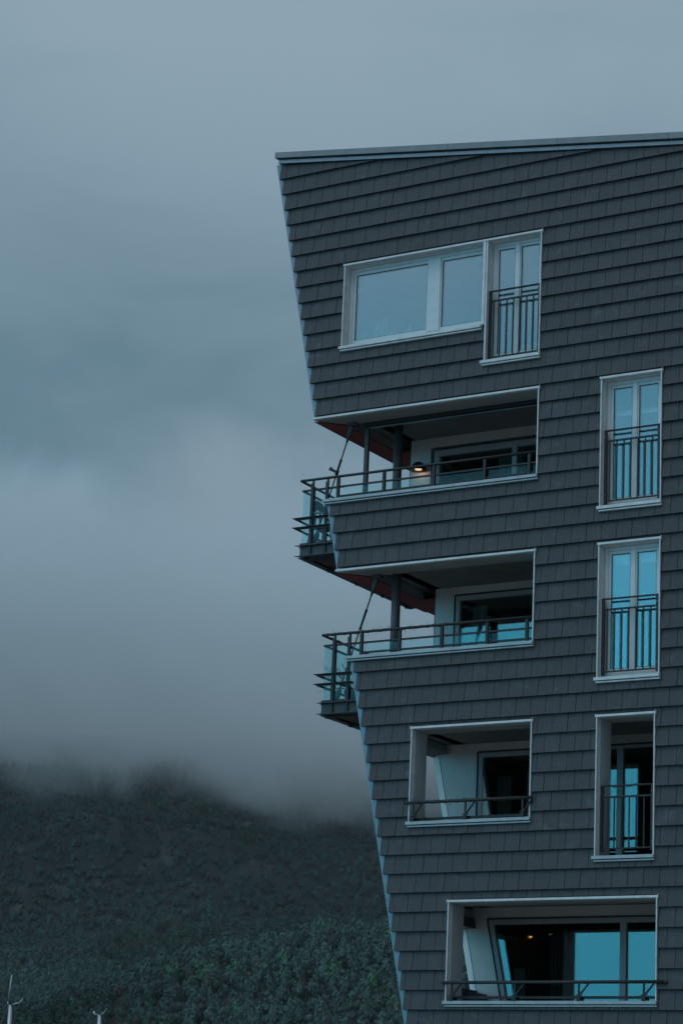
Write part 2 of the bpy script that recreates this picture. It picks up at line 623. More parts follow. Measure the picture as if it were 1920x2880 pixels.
    for xa, xb in zip([-3.46] + joints[1:], joints[1:]):
        xb -= 0.006
        za, zb = ROOF(xa), ROOF(xb)
        ds.hexa([(xa, -.085, za - .012), (xb, -.085, zb - .012), (xb, .0, zb - .012), (xa, .0, za - .012),
                 (xa, -.080, za + .060), (xb, -.080, zb + .060), (xb, .0, zb + .060), (xa, .0, za + .060)])
    ds.build('drip_strip', 'zinc', c)

    # ---- floors, partitions, rear and right walls
    fs = MB()
    for z in FL[1:]:
        fs.box(E(z) + .75, XR - .1, WT + .001, D - .1, z - .46, z)
        fs.hexa([(E(z - .28) + WT + .01, WT + .001, z - .46), (E(z - .28) + .9, WT + .001, z - .46), (E(z - .28) + .9, D - .2, z - .46), (E(z - .28) + WT + .01, D - .2, z - .46),
                 (E(z) + WT + .01, WT + .001, z - .002), (E(z) + .9, WT + .001, z - .002), (E(z) + .9, D - .2, z - .002), (E(z) + WT + .01, D - .2, z - .002)])
    fs.box(-2.6, XR - .1, WT + .001, D - .1, 18.62, 18.7)
    fs.build('floor_slab', 'ceil', house)
    iw = MB()
    for i, z in enumerate(FL):
        zt = (FL[i + 1] - .46) if i < 5 else 18.62
        iw.box(E(z) + WT + .6, XR - .1, 6.2, 6.35, z, zt)
        if i != 1:
            iw.box(2.42, 2.54, 2.50 if i == 2 else WT + .001, 6.2, z, zt)
        else:
            iw.box(4.9, 5.02, WT + .001, 6.2, z, zt)
        iw.box(5.4, 5.52, WT + .001, 6.2, z, zt)
    iw.build('inner_wall', 'room', house)
    rw = MB()
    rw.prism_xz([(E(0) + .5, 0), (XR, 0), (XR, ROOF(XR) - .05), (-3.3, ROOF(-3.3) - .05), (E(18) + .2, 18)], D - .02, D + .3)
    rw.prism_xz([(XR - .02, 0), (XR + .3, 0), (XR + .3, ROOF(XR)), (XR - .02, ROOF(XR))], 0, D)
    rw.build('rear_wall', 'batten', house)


build_walls()


# ------------------------------------------------------------------ opening trims
def trims(key, sides=True, left=True, sill=True, sx=0.0, split=False):
    x0, x1, z0, z1 = OPEN[key] if key in OPEN else EXTRA[key]
    xl = x0
    if x0 is None:
        xl = E(z1) + 0.0
    t = MB()
    y = -0.075
    xh = xl - (0.035 if x0 is not None else 0.015)
    t.box(xh, x1 + .03, y, .03, z1 - .004, z1 + .036)              # head drip
    t.box(x1 + .024, x1 + .034, y - .004, .0, z1 - .02, z1 + .055)    # folded end
    if x0 is not None:
        t.box(xh - .004, xh + .006, y - .004, 0, z1 + .0365, z1 + .050)
    if sides:
        t.box(x1 - .004, x1 + .018, -.066, .03, z0 + .0, z1 - .005)
        if left and x0 is not None:
            t.box(x0 - .018, x0 + .004, -.066, .03, z0, z1 - .005)
    o = t.build('opening_trim', 'white', house, .003)
    if sill:
        s = MB()
        xs0 = (E(z0) + .0 if x0 is None else x0) - .05
        s.box(xs0, x1 + .03, -.105, .04, z0 - .055, z0 + .0)
        s.box(xs0 + .03, x1 + .035, -.085, .0, z0 - .095, z0 - .068)
        s.build('sill', 'white' if key[:2] in ('W3', 'W7', 'W8', 'W9') else 'sill', house, .004)
    return o


for k in ('L1', 'L2', 'W4', 'W6', 'W5', 'W3', 'W3b', *EXTRA):
    trims(k)
# the large top window: one head over both lights, a stepped sill
t = MB()
t.box(-1.875, 2.31, -.075, .03, 18.386, 18.424)
t.box(2.304, 2.314, -.079, 0, 18.37, 18.445)
t.box(-1.879, -1.869, -.079, 0, 18.4245, 18.44)
t.box(-1.858, -1.836, -.066, .03, 16.78, 18.385)
t.box(2.276, 2.298, -.066, .03, 16.08, 18.385)
t.box(1.11, 1.165, -.07, .12, 16.78, 18.385)
t.box(1.172, 1.205, -.062, .12, 16.08, 18.385)
t.build('opening_trim', 'white', house, .003)
t = MB()
t.box(-1.89, 1.11, -.105, .04, 16.725, 16.78)
t.box(-1.86, 1.115, -.085, 0, 16.685, 16.712)
t.box(1.12, 2.31, -.105, .04, 16.025, 16.08)
t.box(1.15, 2.315, -.085, 0, 15.985, 16.012)
t.build('sill', 'white', house, .004)


def linings(key, left=True, right=True, bottom=True):
    """white boards that line the thickness of the wall"""
    x0, x1, z0, z1 = ALLO[key]
    xl = E(z1) + .03 if x0 is None else x0
    h = b = MB()
    if x0 is not None:
        b.box(xl, x1, .031, WT + .001, z1 - .016, z1 - .001)
    else:
        # the head lining mitres with the red side soffit at the open corner
        zc = z1 - .016
        b.hexa([(xl - .03, -.01, zc), (x1, -.01, zc), (x1, WT, zc), (xl + WT, WT, zc),
                (xl - .03, -.01, zc + .015), (x1, -.01, zc + .015), (x1, WT, zc + .015), (xl + WT, WT, zc + .015)])
    h.build('head_lining', 'soffit', house)
    b = MB()
    if left and x0 is not None:
        b.box(x0 + .0045, x0 + .022, .031, WT + .001, z0 + .001, z1 - .017)
    if right:
        b.box(x1 - .022, x1 - .0045, .031, WT + .001, z0 + .001, z1 - .017)
    if bottom:
        b.box((E(z0) + .1 if x0 is None else x0 + .023), x1 - .023, .041, WT + .001, z0 - .03, z0 - .004)
    return b.build('reveal_lining', 'lining', house)


for k in ('L1', 'L2', 'W4', 'W5', 'W6'):
    linings(k)


# red soffit of the side openings at the open corners
def corner_soffit(zc, xend):
    b = MB()
    a = E(zc + .012)
    p = [(a - .012, -.012), (a + .43, WT - .02), (a + .43, 2.33), (xend, 2.33), (xend, 3.26), (a - .012, 3.26)]
    n = len(p)
    b.add([(x, y, zc - .006) for x, y in p] + [(x, y, zc + .008) for x, y in p],
          [(0, 5, 2, 1), (5, 4, 3, 2), (n, n + 1, n + 2, n + 5), (n + 5, n + 2, n + 3, n + 4)] +
          [(i, (i + 1) % n, (i + 1) % n + n, i + n) for i in range(n)])
    b.build('side_soffit', 'red', house)


corner_soffit(15.385, -1.664)
corner_soffit(12.405, -1.014)


# ------------------------------------------------------------------ windows
def window(name, x0, x1, z0, z1, lights, fw=0.065, sw=0.065, y=0.13, bottom=0.10, gmat='glass', fm='wood', lining=True):
    """a frame with casements; lights = list of (xa, xb) glass extents; returns the frame part"""
    w = MB()
    if lining:
        w.box(x0 + .0045, x0 + .02, .031, y + .12, z0 + .001, z1 - .002)
        w.box(x1 - .02, x1 - .0045, .031, y + .12, z0 + .001, z1 - .002)
        w.box(x0 + .021, x1 - .021, .031, y + .12, z1 - .016, z1 - .002)
        w.box(x0 + .021, x1 - .021, .041, y + .12, z0 - .03, z0 - .002)
    root = w.build(name, 'white', house) if lining else None
    gz0, gz1 = z0 + bottom + sw, z1 - fw - sw
    f = MB()
    f.box(x0 + .021, x0 + .021 + fw, y, y + .10, z0, z1 - .017)
    f.box(x1 - .021 - fw, x1 - .021, y, y + .10, z0, z1 - .017)
    f.box(x0 + .022 + fw, x1 - .022 - fw, y, y + .10, z1 - .017 - fw, z1 - .017)
    f.box(x0 + .022 + fw, x1 - .022 - fw, y, y + .10, z0, z0 + bottom)
    for (a, b), (c, e) in zip(lights, lights[1:]):
        f.box(b + sw * .45, c - sw * .45, y - .004, y + .10, z0 + bottom, z1 - fw - .018)
    fr = f.build('frame', fm, root or house, .004)
    root = root or fr
    for i, (a, b) in enumerate(lights):
        la = a - sw * .9 if i else x0 + .022 + fw
        lb = b + sw * .9 if i < len(lights) - 1 else x1 - .022 - fw
        la = a - min(a - la, sw)
        lb = b + min(lb - b, sw)
        s = MB()
        ya, yb = y + .018, y + .085
        s.box(la, a, ya, yb, z0 + bottom + .002, z1 - fw - .019)
        s.box(b, lb, ya, yb, z0 + bottom + .002, z1 - fw - .019)
        s.box(a, b, ya, yb, gz1 - .017, z1 - fw - .019)
        s.box(a, b, ya, yb, z0 + bottom + .002, gz0)
        s.build('sash', fm, root, .004)
        # dark glazing gasket, then the pane
        g = MB()
        e = .010
        g.box(a, a + e, ya + .012, ya + .03, gz0, gz1 - .017)
        g.box(b - e, b, ya + .012, ya + .03, gz0, gz1 - .017)
        g.box(a + e, b - e, ya + .012, ya + .03, gz1 - .017 - e, gz1 - .017)
        g.box(a + e, b - e, ya + .012, ya + .03, gz0, gz0 + e)
        g.build('gasket', 'steel', root)
        p = MB()
        p.box(a + .002, b - .002, ya + .02, ya + .044, gz0 + .002, gz1 - .018)
        p.build('pane', gmat, root)
    return root


window('window', -1.84, 1.11, 16.78, 18.39, [(-1.70, -0.165), (0.15, 0.985)], bottom=0.10)
window('french_window', 1.205, 2.28, 16.08, 18.39, [(1.325, 1.655), (1.785, 2.145)], sw=.05, bottom=0.12)
for k in ('W3', 'W3b'):
    x0, x1, z0, z1 = OPEN[k]
    window('french_window', x0, x1, z0, z1, [(3.665, 4.02), (4.15, 4.505)], sw=.055, bottom=0.12)
for k in EXTRA:
    x0, x1, z0, z1 = EXTRA[k]
    window('french_window', x0, x1, z0, z1, [(x0 + .135, x0 + .49), (x0 + .62, x1 - .135)], sw=.055, bottom=0.12)


# ------------------------------------------------------------------ loggia back walls with glazed doors
def back_wall(zf, xa, xg, hz, slant=False, xe=2.41):
    """zf floor, xa left end of wall, xg left edge of the glazing, hz head of the glazing frame"""
    zc = zf + 2.54
    b = MB()
    if slant:
        def q(x, z):
            return x + (z - hz) * SL
        b.prism_xz([(q(xa, zf), zf), (q(xg, zf), zf), (q(xg, hz), hz), (q(xa, hz), hz)], 2.35, 2.5)
        b.prism_xz([(q(xa, hz), hz), (xe, hz), (xe, zc), (q(xa, zc), zc)], 2.35, 2.5)
    else:
        b.box(xa, xg, 2.35, 2.5, zf, hz)
        b.box(xa, xe, 2.35, 2.5, hz, zc)
    b.build('back_wall', 'plaster', house)


def glazing(zf, hz, xs, slantx=None, y=2.33, fw=.085, fm='lining', gap=0.0):
    """door glazing: xs = list of (xa, xb) of panes; slantx leans the first stile"""
    x0 = xs[0][0] - fw
    x1 = xs[-1][1] + fw
    f = MB()

    def q(x, z):
        return x + (z - hz) * SL if slantx else x
    f.prism_xz([(q(x0, zf), zf), (q(x0 + fw, zf), zf), (q(x0 + fw, hz), hz), (q(x0, hz), hz)], y, y + .11)
    f.prism_xz([(q(x0 + fw, zf), zf), (x1, zf), (x1, zf + .09), (q(x0 + fw, zf + .09), zf + .09)], y + .002, y + .11)
    f.prism_xz([(q(x0 + fw, hz - fw), hz - fw), (x1, hz - fw), (x1, hz), (q(x0 + fw, hz), hz)], y + .002, y + .11)
    for (a, b), (c, e) in zip(xs, xs[1:]):
        f.box(b, c, y + .004, y + .11, zf + .09, hz - fw)
    f.box(x1 - fw, x1, y + .004, y + .11, zf + .09, hz - fw)
    fr = f.build('glazed_door', fm, house, .004)
    e = MB()
    e.prism_xz([(q(x0 - .03, zf), zf), (q(x0 - .005, zf), zf), (q(x0 - .005, hz + .02), hz + .02), (q(x0 - .03, hz + .02), hz + .02)], y - .012, y + .02)
    e.prism_xz([(q(x0 - .005, hz + .005), hz + .005), (x1, hz + .005), (x1, hz + .03), (q(x0 - .005, hz + .03), hz + .03)], y - .012, y + .02)
    e.build('door_trim', 'steelg', fr)
    for i, (a, b) in enumerate(xs):
        p = MB()
        za, zb = zf + .092, hz - fw - .002
        if i == 0:
            p.prism_xz([(q(a, za) + .002, za), (b - .002, za), (b - .002, zb), (q(a, zb) + .002, zb)], y + .05, y + .074)
        else:
            p.box(a + .002, b - .002, y + .05, y + .074, za, zb)
        p.build('pane', 'dglass', fr)


back_wall(13.06, -1.66, -1.22, 15.40)
glazing(13.06, 15.33, [(-1.02, .54), (.64, 2.28)], fw=.12)
back_wall(10.06, -1.01, -.57, 12.41)
glazing(10.06, 12.41, [(-.48, 1.12), (1.22, 2.30)])
back_wall(7.06, -.83, .01, 9.41, slant=True)
glazing(7.06, 9.41, [(.10, 1.30), (1.40, 2.30)])
back_wall(4.06, -.17, .30, 6.37, slant=True, xe=4.88)
glazing(4.06, 6.37, [(.39, 2.89), (3.01, 4.78)], slantx=True)
back_wall(7.06, 2.415, 2.56, 9.40, xe=5.38)
glazing(7.06, 9.40, [(2.62, 2.79), (2.91, 5.2)], fw=.05)
# panel joints of the white corner boards: shadow grooves kept as thin dark slips in the board joints
for zf, xj, z0, z1 in ((7.06, -.60, 7.06, 9.41), (4.06, .085, 4.06, 6.37)):
    j = MB()
    zr = 8.31 if zf > 5 else 5.10
    j.prism_xz([(xj + (z0 - zr) * SL, z0), (xj + .006 + (z0 - zr) * SL, z0), (xj + .006 + (z1 - zr) * SL, z1), (xj + (z1 - zr) * SL, z1)], 2.346, 2.3495)
    j.build('panel_joint', 'steelg', house)


# ------------------------------------------------------------------ railings in the tall windows
def window_railing(x0, x1, zb, zm, zt, bars, y=.05, mat_='steel'):
    f = MB()
    f.box(x0 - .026, x0 + .026, y - .02, y + .02, zb - .05, zt + .012)
    f.box(x1 - .026, x1 + .026, y - .02, y + .02, zb - .05, zt + .012)
    f.box(x0 + .026, x1 - .026, y - .017, y + .017, zb - .012, zb + .012)
    f.box(x0 + .026, x1 - .026, y - .017, y + .017, zm - .017, zm + .014)
    root = f.build('window_railing', mat_, house, .003)
    h = MB()
    h.box(x0 - .026, x1 + .026, y - .024, y + .024, zt + .013, zt + .037)
    h.build('handrail', mat_, root, .004)
    for x in bars:
        MB().box(x - .0105, x + .0105, y - .0105, y + .0105, zb + .012, zm - .014).build('baluster', mat_, root)
    bk = MB()
    for x in (x0, x1):
        for z in (zb + .1, zt - .09):
            bk.tube([(x, y - .026, z), (x, y - .019, z)], .010, 8)
    bk.build('bolt', 'zinc', root)
    return root


BARS = [3.65, 3.785, 3.92, 4.05, 4.185, 4.32, 4.455]
window_railing(3.575, 4.585, 13.225, 14.305, 14.465, BARS)
window_railing(3.575, 4.585, 10.225, 11.305, 11.465, BARS)
window_railing(1.225, 2.225, 16.165, 17.245, 17.405, [1.30, 1.43, 1.565, 1.70, 1.83, 1.965, 2.10])
window_railing(3.58, 4.50, 7.24, 8.10, 8.26, [3.69, 3.81, 3.94, 4.08, 4.21, 4.35], y=.09)
for k in EXTRA:
    x0 = EXTRA[k][0]
    z0 = EXTRA[k][2]
    window_railing(x0 + .045, x0 + 1.055, z0 + .115, z0 + 1.195, z0 + 1.355, [x0 + .12 + .134 * i for i in range(7)])


# ------------------------------------------------------------------ handrails in front of the two lower loggias
def low_rail(x0, x1, z, posts, zs, y=-.085):
    h = MB().tube([(x0, y, z), (x1, y, z)], .028, 12)
    root = h.build('parapet_railing', 'steel', house)
    for x in posts:
        b = MB()
        b.box(x - .035, x + .035, y - .03, y + .13, zs, zs + .07)
        b.box(x - .017, x + .017, y - .012, y + .012, zs + .07, z - .02)
        b.box(x - .06, x + .06, y - .02, y + .02, zs + .085, zs + .10)
        b.tube([(x + .02, y, zs + .10), (x + .17, y + .01, z - .025)], .017, 8)
        b.build('bracket', 'steel', root, .003)
    inner = MB().box(x0 + .12, x1 - .12, .16, .19, zs + .055, zs + .10)
    inner.build('lower_rail', 'steel', root)


low_rail(-.10, 2.36, 8.13, (.06, 1.09, 2.19), 7.80)
low_rail(.74, 4.80, 5.045, (.93, 2.12, 3.30, 4.46), 4.74)
low_rail_tip = MB().tube([(4.80, -.085, 5.045), (4.87, -.02, 5.03)], .028, 10)
low_rail_tip.build('handrail_end', 'steel', house)

# side balustrades of the lower loggias
for zf in (4.05, 7.05):
    b = MB()
    z = zf + 1.0
    b.box(E(z) + .2, E(z) + .25, WT + .02, 2.36, z + .02, z + .07)
    b.build('side_rail', 'steel', house)


# ------------------------------------------------------------------ columns, tie rods, awning box
for x, y, zf, zc in ((-1.10, .90, 13.06, 15.585), (-.785, .50, 10.06, 12.585)):
    MB().tube([(x, y, zf), (x, y, zc)], .083, 24).build('column', 'steelg', house)
MB().box(-1.615, -1.535, .53, .60, 13.06, 15.31).build('awning_post', 'steelg', house, .004)
aw = MB().box(-1.615, 2.40, .46, .62, 15.345, 15.565).build('awning_box', 'steel', house, .008)
MB().box(-1.53, 2.40, .545, .585, 15.312, 15.338).build('awning_rail', 'zinc', aw, .003)


def tie_rod(top, bot, sleeve=(.45, .62), lamp=False):
    top, bot = Vector(top), Vector(bot)
    dv = bot - top
    root = MB().tube([top + dv * .16, bot - dv * .10], .0135, 10).build('tie_rod', 'steel', house)
    a = MB()
    n = dv.normalized()
    a.tube([top + dv * .005, top + dv * .03, top + dv * .16], [.05, .055, .018], 8)
    a.box(top.x - .09, top.x + .09, top.y - .05, top.y + .05, top.z - .03, top.z + .02)
    a.build('bracket', 'steelg', root)
    s = MB().tube([top + dv * sleeve[0], top + dv * (sleeve[0] + .01), top + dv * (sleeve[0] + .011), top + dv * (sleeve[1] - .011), top + dv * (sleeve[1] - .01), top + dv * sleeve[1]],
                  [.028, .028, .023, .023, .028, .028], 10)
    s.build('turnbuckle', 'steel', root)
    if lamp:
        q = top + dv * (sleeve[0] + .11)
        l = MB().tube([q, q + Vector((-.05, -.02, .03)), q + Vector((-.13, -.04, .085))], [.03, .022, .04], 10)
        l.tube([q - dv * .02, q + dv * .02], .034, 10)
        l.build('clamp_arm', 'steel', root)
    b = MB().tube([bot - dv * .11, bot - dv * .06, bot], [.018, .055, .045], 8)
    b.build('foot', 'steelg', root)
    return root


tie_rod((-1.77, .34, 15.37), (-2.47, .30, 13.14), (.30, .43), True)
tie_rod((-1.12, .38, 12.39), (-1.84, .30, 10.14), (.27, .43))


# ------------------------------------------------------------------ balconies at the open corners
def balcony(zf, xo, xw, xr, handr, pr):
    """zf deck level; xo outer face at the front; xw wall edge; xr right end of the loggia rail"""
    dx = -.16                            # splay of the outer side over its length
    Y0, Y1 = .20, 4.65

    def X(y, off=0.0):
        return xo + off + dx * (y - Y0) / (Y1 - Y0)
    zb, zt = zf - .17, zf + .02
    root = thing_part('balcony', (xo, Y0, zb))
    # channel beam: front and outer side, with projecting flanges
    b = MB()
    b.box(xo, xw, Y0, Y0 + .012, zb, zt)
    b.hexa([(X(Y0), Y0 + .012, zb), (X(Y0) + .012, Y0 + .012, zb), (X(Y1) + .012, Y1, zb), (X(Y1), Y1, zb),
            (X(Y0), Y0 + .012, zt), (X(Y0) + .012, Y0 + .012, zt), (X(Y1) + .012, Y1, zt), (X(Y1), Y1, zt)])
    b.hexa([(X(Y1), Y1, zb), (xw + .2, Y1, zb), (xw + .2, Y1 + .012, zb), (X(Y1), Y1 + .012, zb),
            (X(Y1), Y1, zt), (xw + .2, Y1, zt), (xw + .2, Y1 + .012, zt), (X(Y1), Y1 + .012, zt)])
    for z in (zb - .012, zt):
        o = .075
        b.hexa([(X(Y0) - o, Y0 - o, z), (xw, Y0 - o, z), (xw, Y0 + .06, z), (X(Y0) + .06, Y0 + .06, z),
                (X(Y0) - o, Y0 - o, z + .012), (xw, Y0 - o, z + .012), (xw, Y0 + .06, z + .012), (X(Y0) + .06, Y0 + .06, z + .012)])
        b.hexa([(X(Y0) - o, Y0 + .0605, z), (X(Y0) + .06, Y0 + .0605, z), (X(Y1) + .06, Y1, z), (X(Y1) - o * .4, Y1, z),
                (X(Y0) - o, Y0 + .0605, z + .012), (X(Y0) + .06, Y0 + .0605, z + .012), (X(Y1) + .06, Y1, z + .012), (X(Y1) - o * .4, Y1, z + .012)])
    b.build('edge_beam', 'steelg', root)
    # joists hanging under the deck
    for y in (.32, 1.20, 2.30, 3.35, 4.35):
        j = MB().box(X(y) + .015, xw + .15, y, y + .07, zb - .055, zb - .013)
        j.build('joist', 'steel', root)
    # corrugated deck
    dk = MB()
    n = 88
    for i in range(n):
        ya = Y0 + .02 + (Y1 - Y0 - .04) * i / n
        yb = Y0 + .02 + (Y1 - Y0 - .04) * (i + 1) / n
        h = .028 if i % 2 else 0.0
        dk.hexa([(X(ya) + .02, ya, zb + .03 + h), (xw + .25, ya, zb + .03 + h), (xw + .25, yb, zb + .03 + h), (X(yb) + .02, yb, zb + .03 + h),
                 (X(ya) + .02, ya, zf - .02), (xw + .25, ya, zf - .02), (xw + .25, yb, zf - .02), (X(yb) + .02, yb, zf - .02)])
    dk.build('deck', 'deck', root)
    # posts: flat bars on the front and along the side
    zp = handr - .045
    for x in (xo + .225, xo + .545):
        p = MB().box(x - .028, x + .028, Y0 - .028, Y0 - .014, zb - .002, zp - .03)
        p.box(x - .008, x + .026, Y0 - .014, Y0 + .015, zb, zp + .03)
        p.build('post', 'steel', root)
    for y in (.62, 1.75, 2.9, 4.05):
        p = MB().box(X(y) - .03, X(y) + .03, y - .012, y + .012, zt + .012, zp + .02)
        p.build('post', 'steelg', root)
    # glass with top and bottom bars
    g0, g1 = zf + .085, zf + 1.08
    bars = MB()
    xe = xo + .80
    for z in (g0 - .035, g1):
        bars.box(xo - .012, xe if z < zf + .5 else xe + .1, Y0 + .0, Y0 + .035, z, z + .035)
        bars.hexa([(X(Y0) - .012, Y0 + .036, z), (X(Y0) + .024, Y0 + .036, z), (X(Y1) + .024, Y1, z), (X(Y1) - .012, Y1, z),
                   (X(Y0) - .012, Y0 + .036, z + .035), (X(Y0) + .024, Y0 + .036, z + .035), (X(Y1) + .024, Y1, z + .035), (X(Y1) - .012, Y1, z + .035)])
    bars.build('glass_rail', 'steel', root, .003)
    MB().box(xo + .03, xe, Y0 + .012, Y0 + .024, g0, g1).build('glass_panel', 'bglass', root)
    for ya, yb in ((.24, 1.72), (1.78, 2.87), (2.93, 4.02), (4.08, 4.62)):
        MB().hexa([(X(ya), ya, g0), (X(ya) + .012, ya, g0), (X(yb) + .012, yb, g0), (X(yb), yb, g0),
                   (X(ya), ya, g1), (X(ya) + .012, ya, g1), (X(yb) + .012, yb, g1), (X(yb), yb, g1)]).build('glass_panel', 'bglass', root)
    # two angle rails standing off outside the glass
    for z in (zf + .375, zf + .555):
        a = MB()
        o = .15
        a.box(X(Y0) - o, xw + .1, Y0 - .085, Y0 - .030, z, z + .009)
        a.box(X(Y0) - o + .05, xw + .1, Y0 - .040, Y0 - .031, z - .035, z - .0005)
        a.hexa([(X(Y0) - o, Y0 - .0295, z), (X(Y0) - o + .075, Y0 - .0295, z), (X(Y1) - o + .075, Y1, z), (X(Y1) - o, Y1, z),
                (X(Y0) - o, Y0 - .0295, z + .009), (X(Y0) - o + .075, Y0 - .0295, z + .009), (X(Y1) - o + .075, Y1, z + .009), (X(Y1) - o, Y1, z + .009)])
        a.hexa([(X(Y0) - o + .066, Y0 - .0295, z - .035), (X(Y0) - o + .074, Y0 - .0295, z - .035), (X(Y1) - o + .074, Y1, z - .035), (X(Y1) - o + .066, Y1, z - .035),
                (X(Y0) - o + .066, Y0 - .0295, z - .0005), (X(Y0) - o + .074, Y0 - .0295, z - .0005), (X(Y1) - o + .074, Y1, z - .0005), (X(Y1) - o + .066, Y1, z - .0005)])
        for y in (.62, 1.75, 2.9, 4.05):
            a.box(X(y) - o + .02, X(y) - .031, y - .01, y + .01, z - .02, z - .001)
        a.build('guard_rail', 'steel', root)
    # handrail: along the loggia, round the corner and back along the side
    h = MB()
    h.tube([(xr, Y0, handr), (xo - .04, Y0, handr)], .026, 12)
    h.tube([(xo - .04, Y0, handr), (X(Y1) - .03, Y1, handr)], .024, 12)
    h.build('handrail', 'steel', root)
    # rails over the parapet, with posts and glass between them
    lr = MB()
    lr.box(xe + .02, xr, Y0 - .01, Y0 + .022, zf + 1.08, zf + 1.113)
    lr.box(xe + .02, xr, Y0 - .01, Y0 + .022, zf + .895, zf + .93)
    lr.build('parapet_rail', 'steel', root, .003)
    for x in pr:
        p = MB().box(x - .026, x + .026, Y0 - .030, Y0 - .012, zf + .79, handr - .04)
        p.box(x - .008, x + .024, Y0 - .012, Y0 + .026, zf + .78, handr - .01)
        p.build('post', 'steel', root)
    MB().box(xe + .04, xr - .02, Y0 + .026, Y0 + .036, zf + .80, zf + 1.075).build('glass_panel', 'bglass', root)
    return root


def thing_part(name, loc):
    """an Empty that is a part of the building and holds sub-parts"""
    o = bpy.data.objects.new(name, None)
    o.empty_display_size = .1
    COL.objects.link(o)
    o.parent = house
    o.location = loc
    return o


balcony(13.04, -2.715, -1.78, 2.27, 14.335, (-1.935, -.955, .09, 1.13, 2.02))
balcony(10.04, -2.09, -1.15, 2.27, 11.335, (-1.29, -.50, .36, 1.27, 2.05))


# ------------------------------------------------------------------ dome lamp on the upper loggia's wall
def wall_lamp():
    c = (-1.40, 2.20, 14.93)
    root = thing_part('wall_lamp', c)
    prof = [(.150 * math.cos(a), .175 * math.sin(a)) for a in [i * math.pi / 2 / 10 for i in range(11)]]
    prof[-1] = (.001, .175)
    inner = [(r * .94, z * .94) for r, z in prof[::-1]]
    inner[0] = (.001, inner[0][1])
    MB().lathe(prof[0:] + inner, c, 28).build('lamp_shade', 'steel', root)
    MB().box(-1.43, -1.37, 2.24, 2.345, 14.97, 15.05).build('arm', 'steel', root)
    MB().lathe([(.001, .10), (.05, .09), (.07, .05), (.065, .018), (.001, .012)], c, 16).build('bulb', 'warm', root)
    l = bpy.data.lights.new('lamp_light', 'POINT')
    l.energy = 0.55
    l.color = (1.0, .60, .38)
    l.shadow_soft_size = .04
    lo = bpy.data.objects.new('lamp_light', l)
    COL.objects.link(lo)
    lo.parent = root
    lo.location = (0, 0, .0)


wall_lamp()


# ------------------------------------------------------------------ things inside and on the balconies
def chair():
    c = Vector((-2.40, .62, 13.06))
    t = thing('garden_chair', 'grey moulded garden chair seen through glass on the upper corner balcony', 'chair', c)
    # faces +x; back towards -x side rail, curved top
    s = MB()
    s.box(c.x - .24, c.x + .24, c.y - .24, c.y + .24, c.z + .42, c.z + .455)
    s.box(c.x - .25, c.x + .25, c.y - .25, c.y - .20, c.z + .36, c.z + .44)
    s.build('seat', 'resin', t, .015)
    b = MB()
    for k in range(9):
        a = -1 + 2 * k / 8
        z1 = c.z + .98 - .10 * a * a
        x = c.x - .23 + .05 * a * a
        b.box(x - .012, x + .012, c.y + a * .23 - .030, c.y + a * .23 + .030, c.z + .80 - .05 * a * a, z1)
    for a in (-.95, -.35, .35, .95):
        x = c.x - .23 + .05 * a * a
        b.box(x - .010, x + .010, c.y + a * .23 - .022, c.y + a * .23 + .022, c.z + .45, c.z + .82)
    b.build('backrest', 'resin', t, .004)
    for sx in (-1, 1):
        for sy in (-1, 1):
            MB().tube([(c.x + sx * .21, c.y + sy * .21, c.z + .42), (c.x + sx * .27, c.y + sy * .25, c.z + .0)], [.032, .022], 8).build('leg', 'resin', t)
    for sy in (-1, 1):
        MB().tube([(c.x + .20, c.y + sy * .26, c.z + .44), (c.x + .20, c.y + sy * .27, c.z + .64), (c.x - .20, c.y + sy * .25, c.z + .68)], .02, 8).build('armrest', 'resin', t)


chair()


def plant():
    c = Vector((-1.66, .55, 10.06))
    t = thing('bare_plant', 'leafless twisted branches in a dark pot on the lower corner balcony', 'plant', c)
    MB().lathe([(.001, 0), (.11, 0), (.15, .24), (.16, .24), (.16, .27), (.14, .27), (.135, .22), (.001, .22)], c, 18).build('pot', 'pot', t)
    rnd = random.Random(5)
    br = MB()

    def grow(p, dv, n, r, depth):
        pts = [p]
        for i in range(n):
            dv = (dv + Vector((rnd.uniform(-.55, .55), rnd.uniform(-.55, .55), rnd.uniform(-.25, .4)))).normalized()
            p = p + dv * rnd.uniform(.036, .062)
            pts.append(p)
            if depth and rnd.random() < .42:
                grow(p, (dv + Vector((rnd.uniform(-1, 1), rnd.uniform(-1, 1), .2))).normalized(), n - 2, r * .6, depth - 1)
        br.tube(pts, [r * (1 - .6 * i / n) for i in range(n + 1)], 5)
    for k in range(7):
        a = k * .9
        grow(c + Vector((0, 0, .24)), Vector((math.cos(a) * .8, math.sin(a) * .8, 1.1)).normalized(), 8, .011, 2)
    br.build('branches', 'bark', t)


plant()


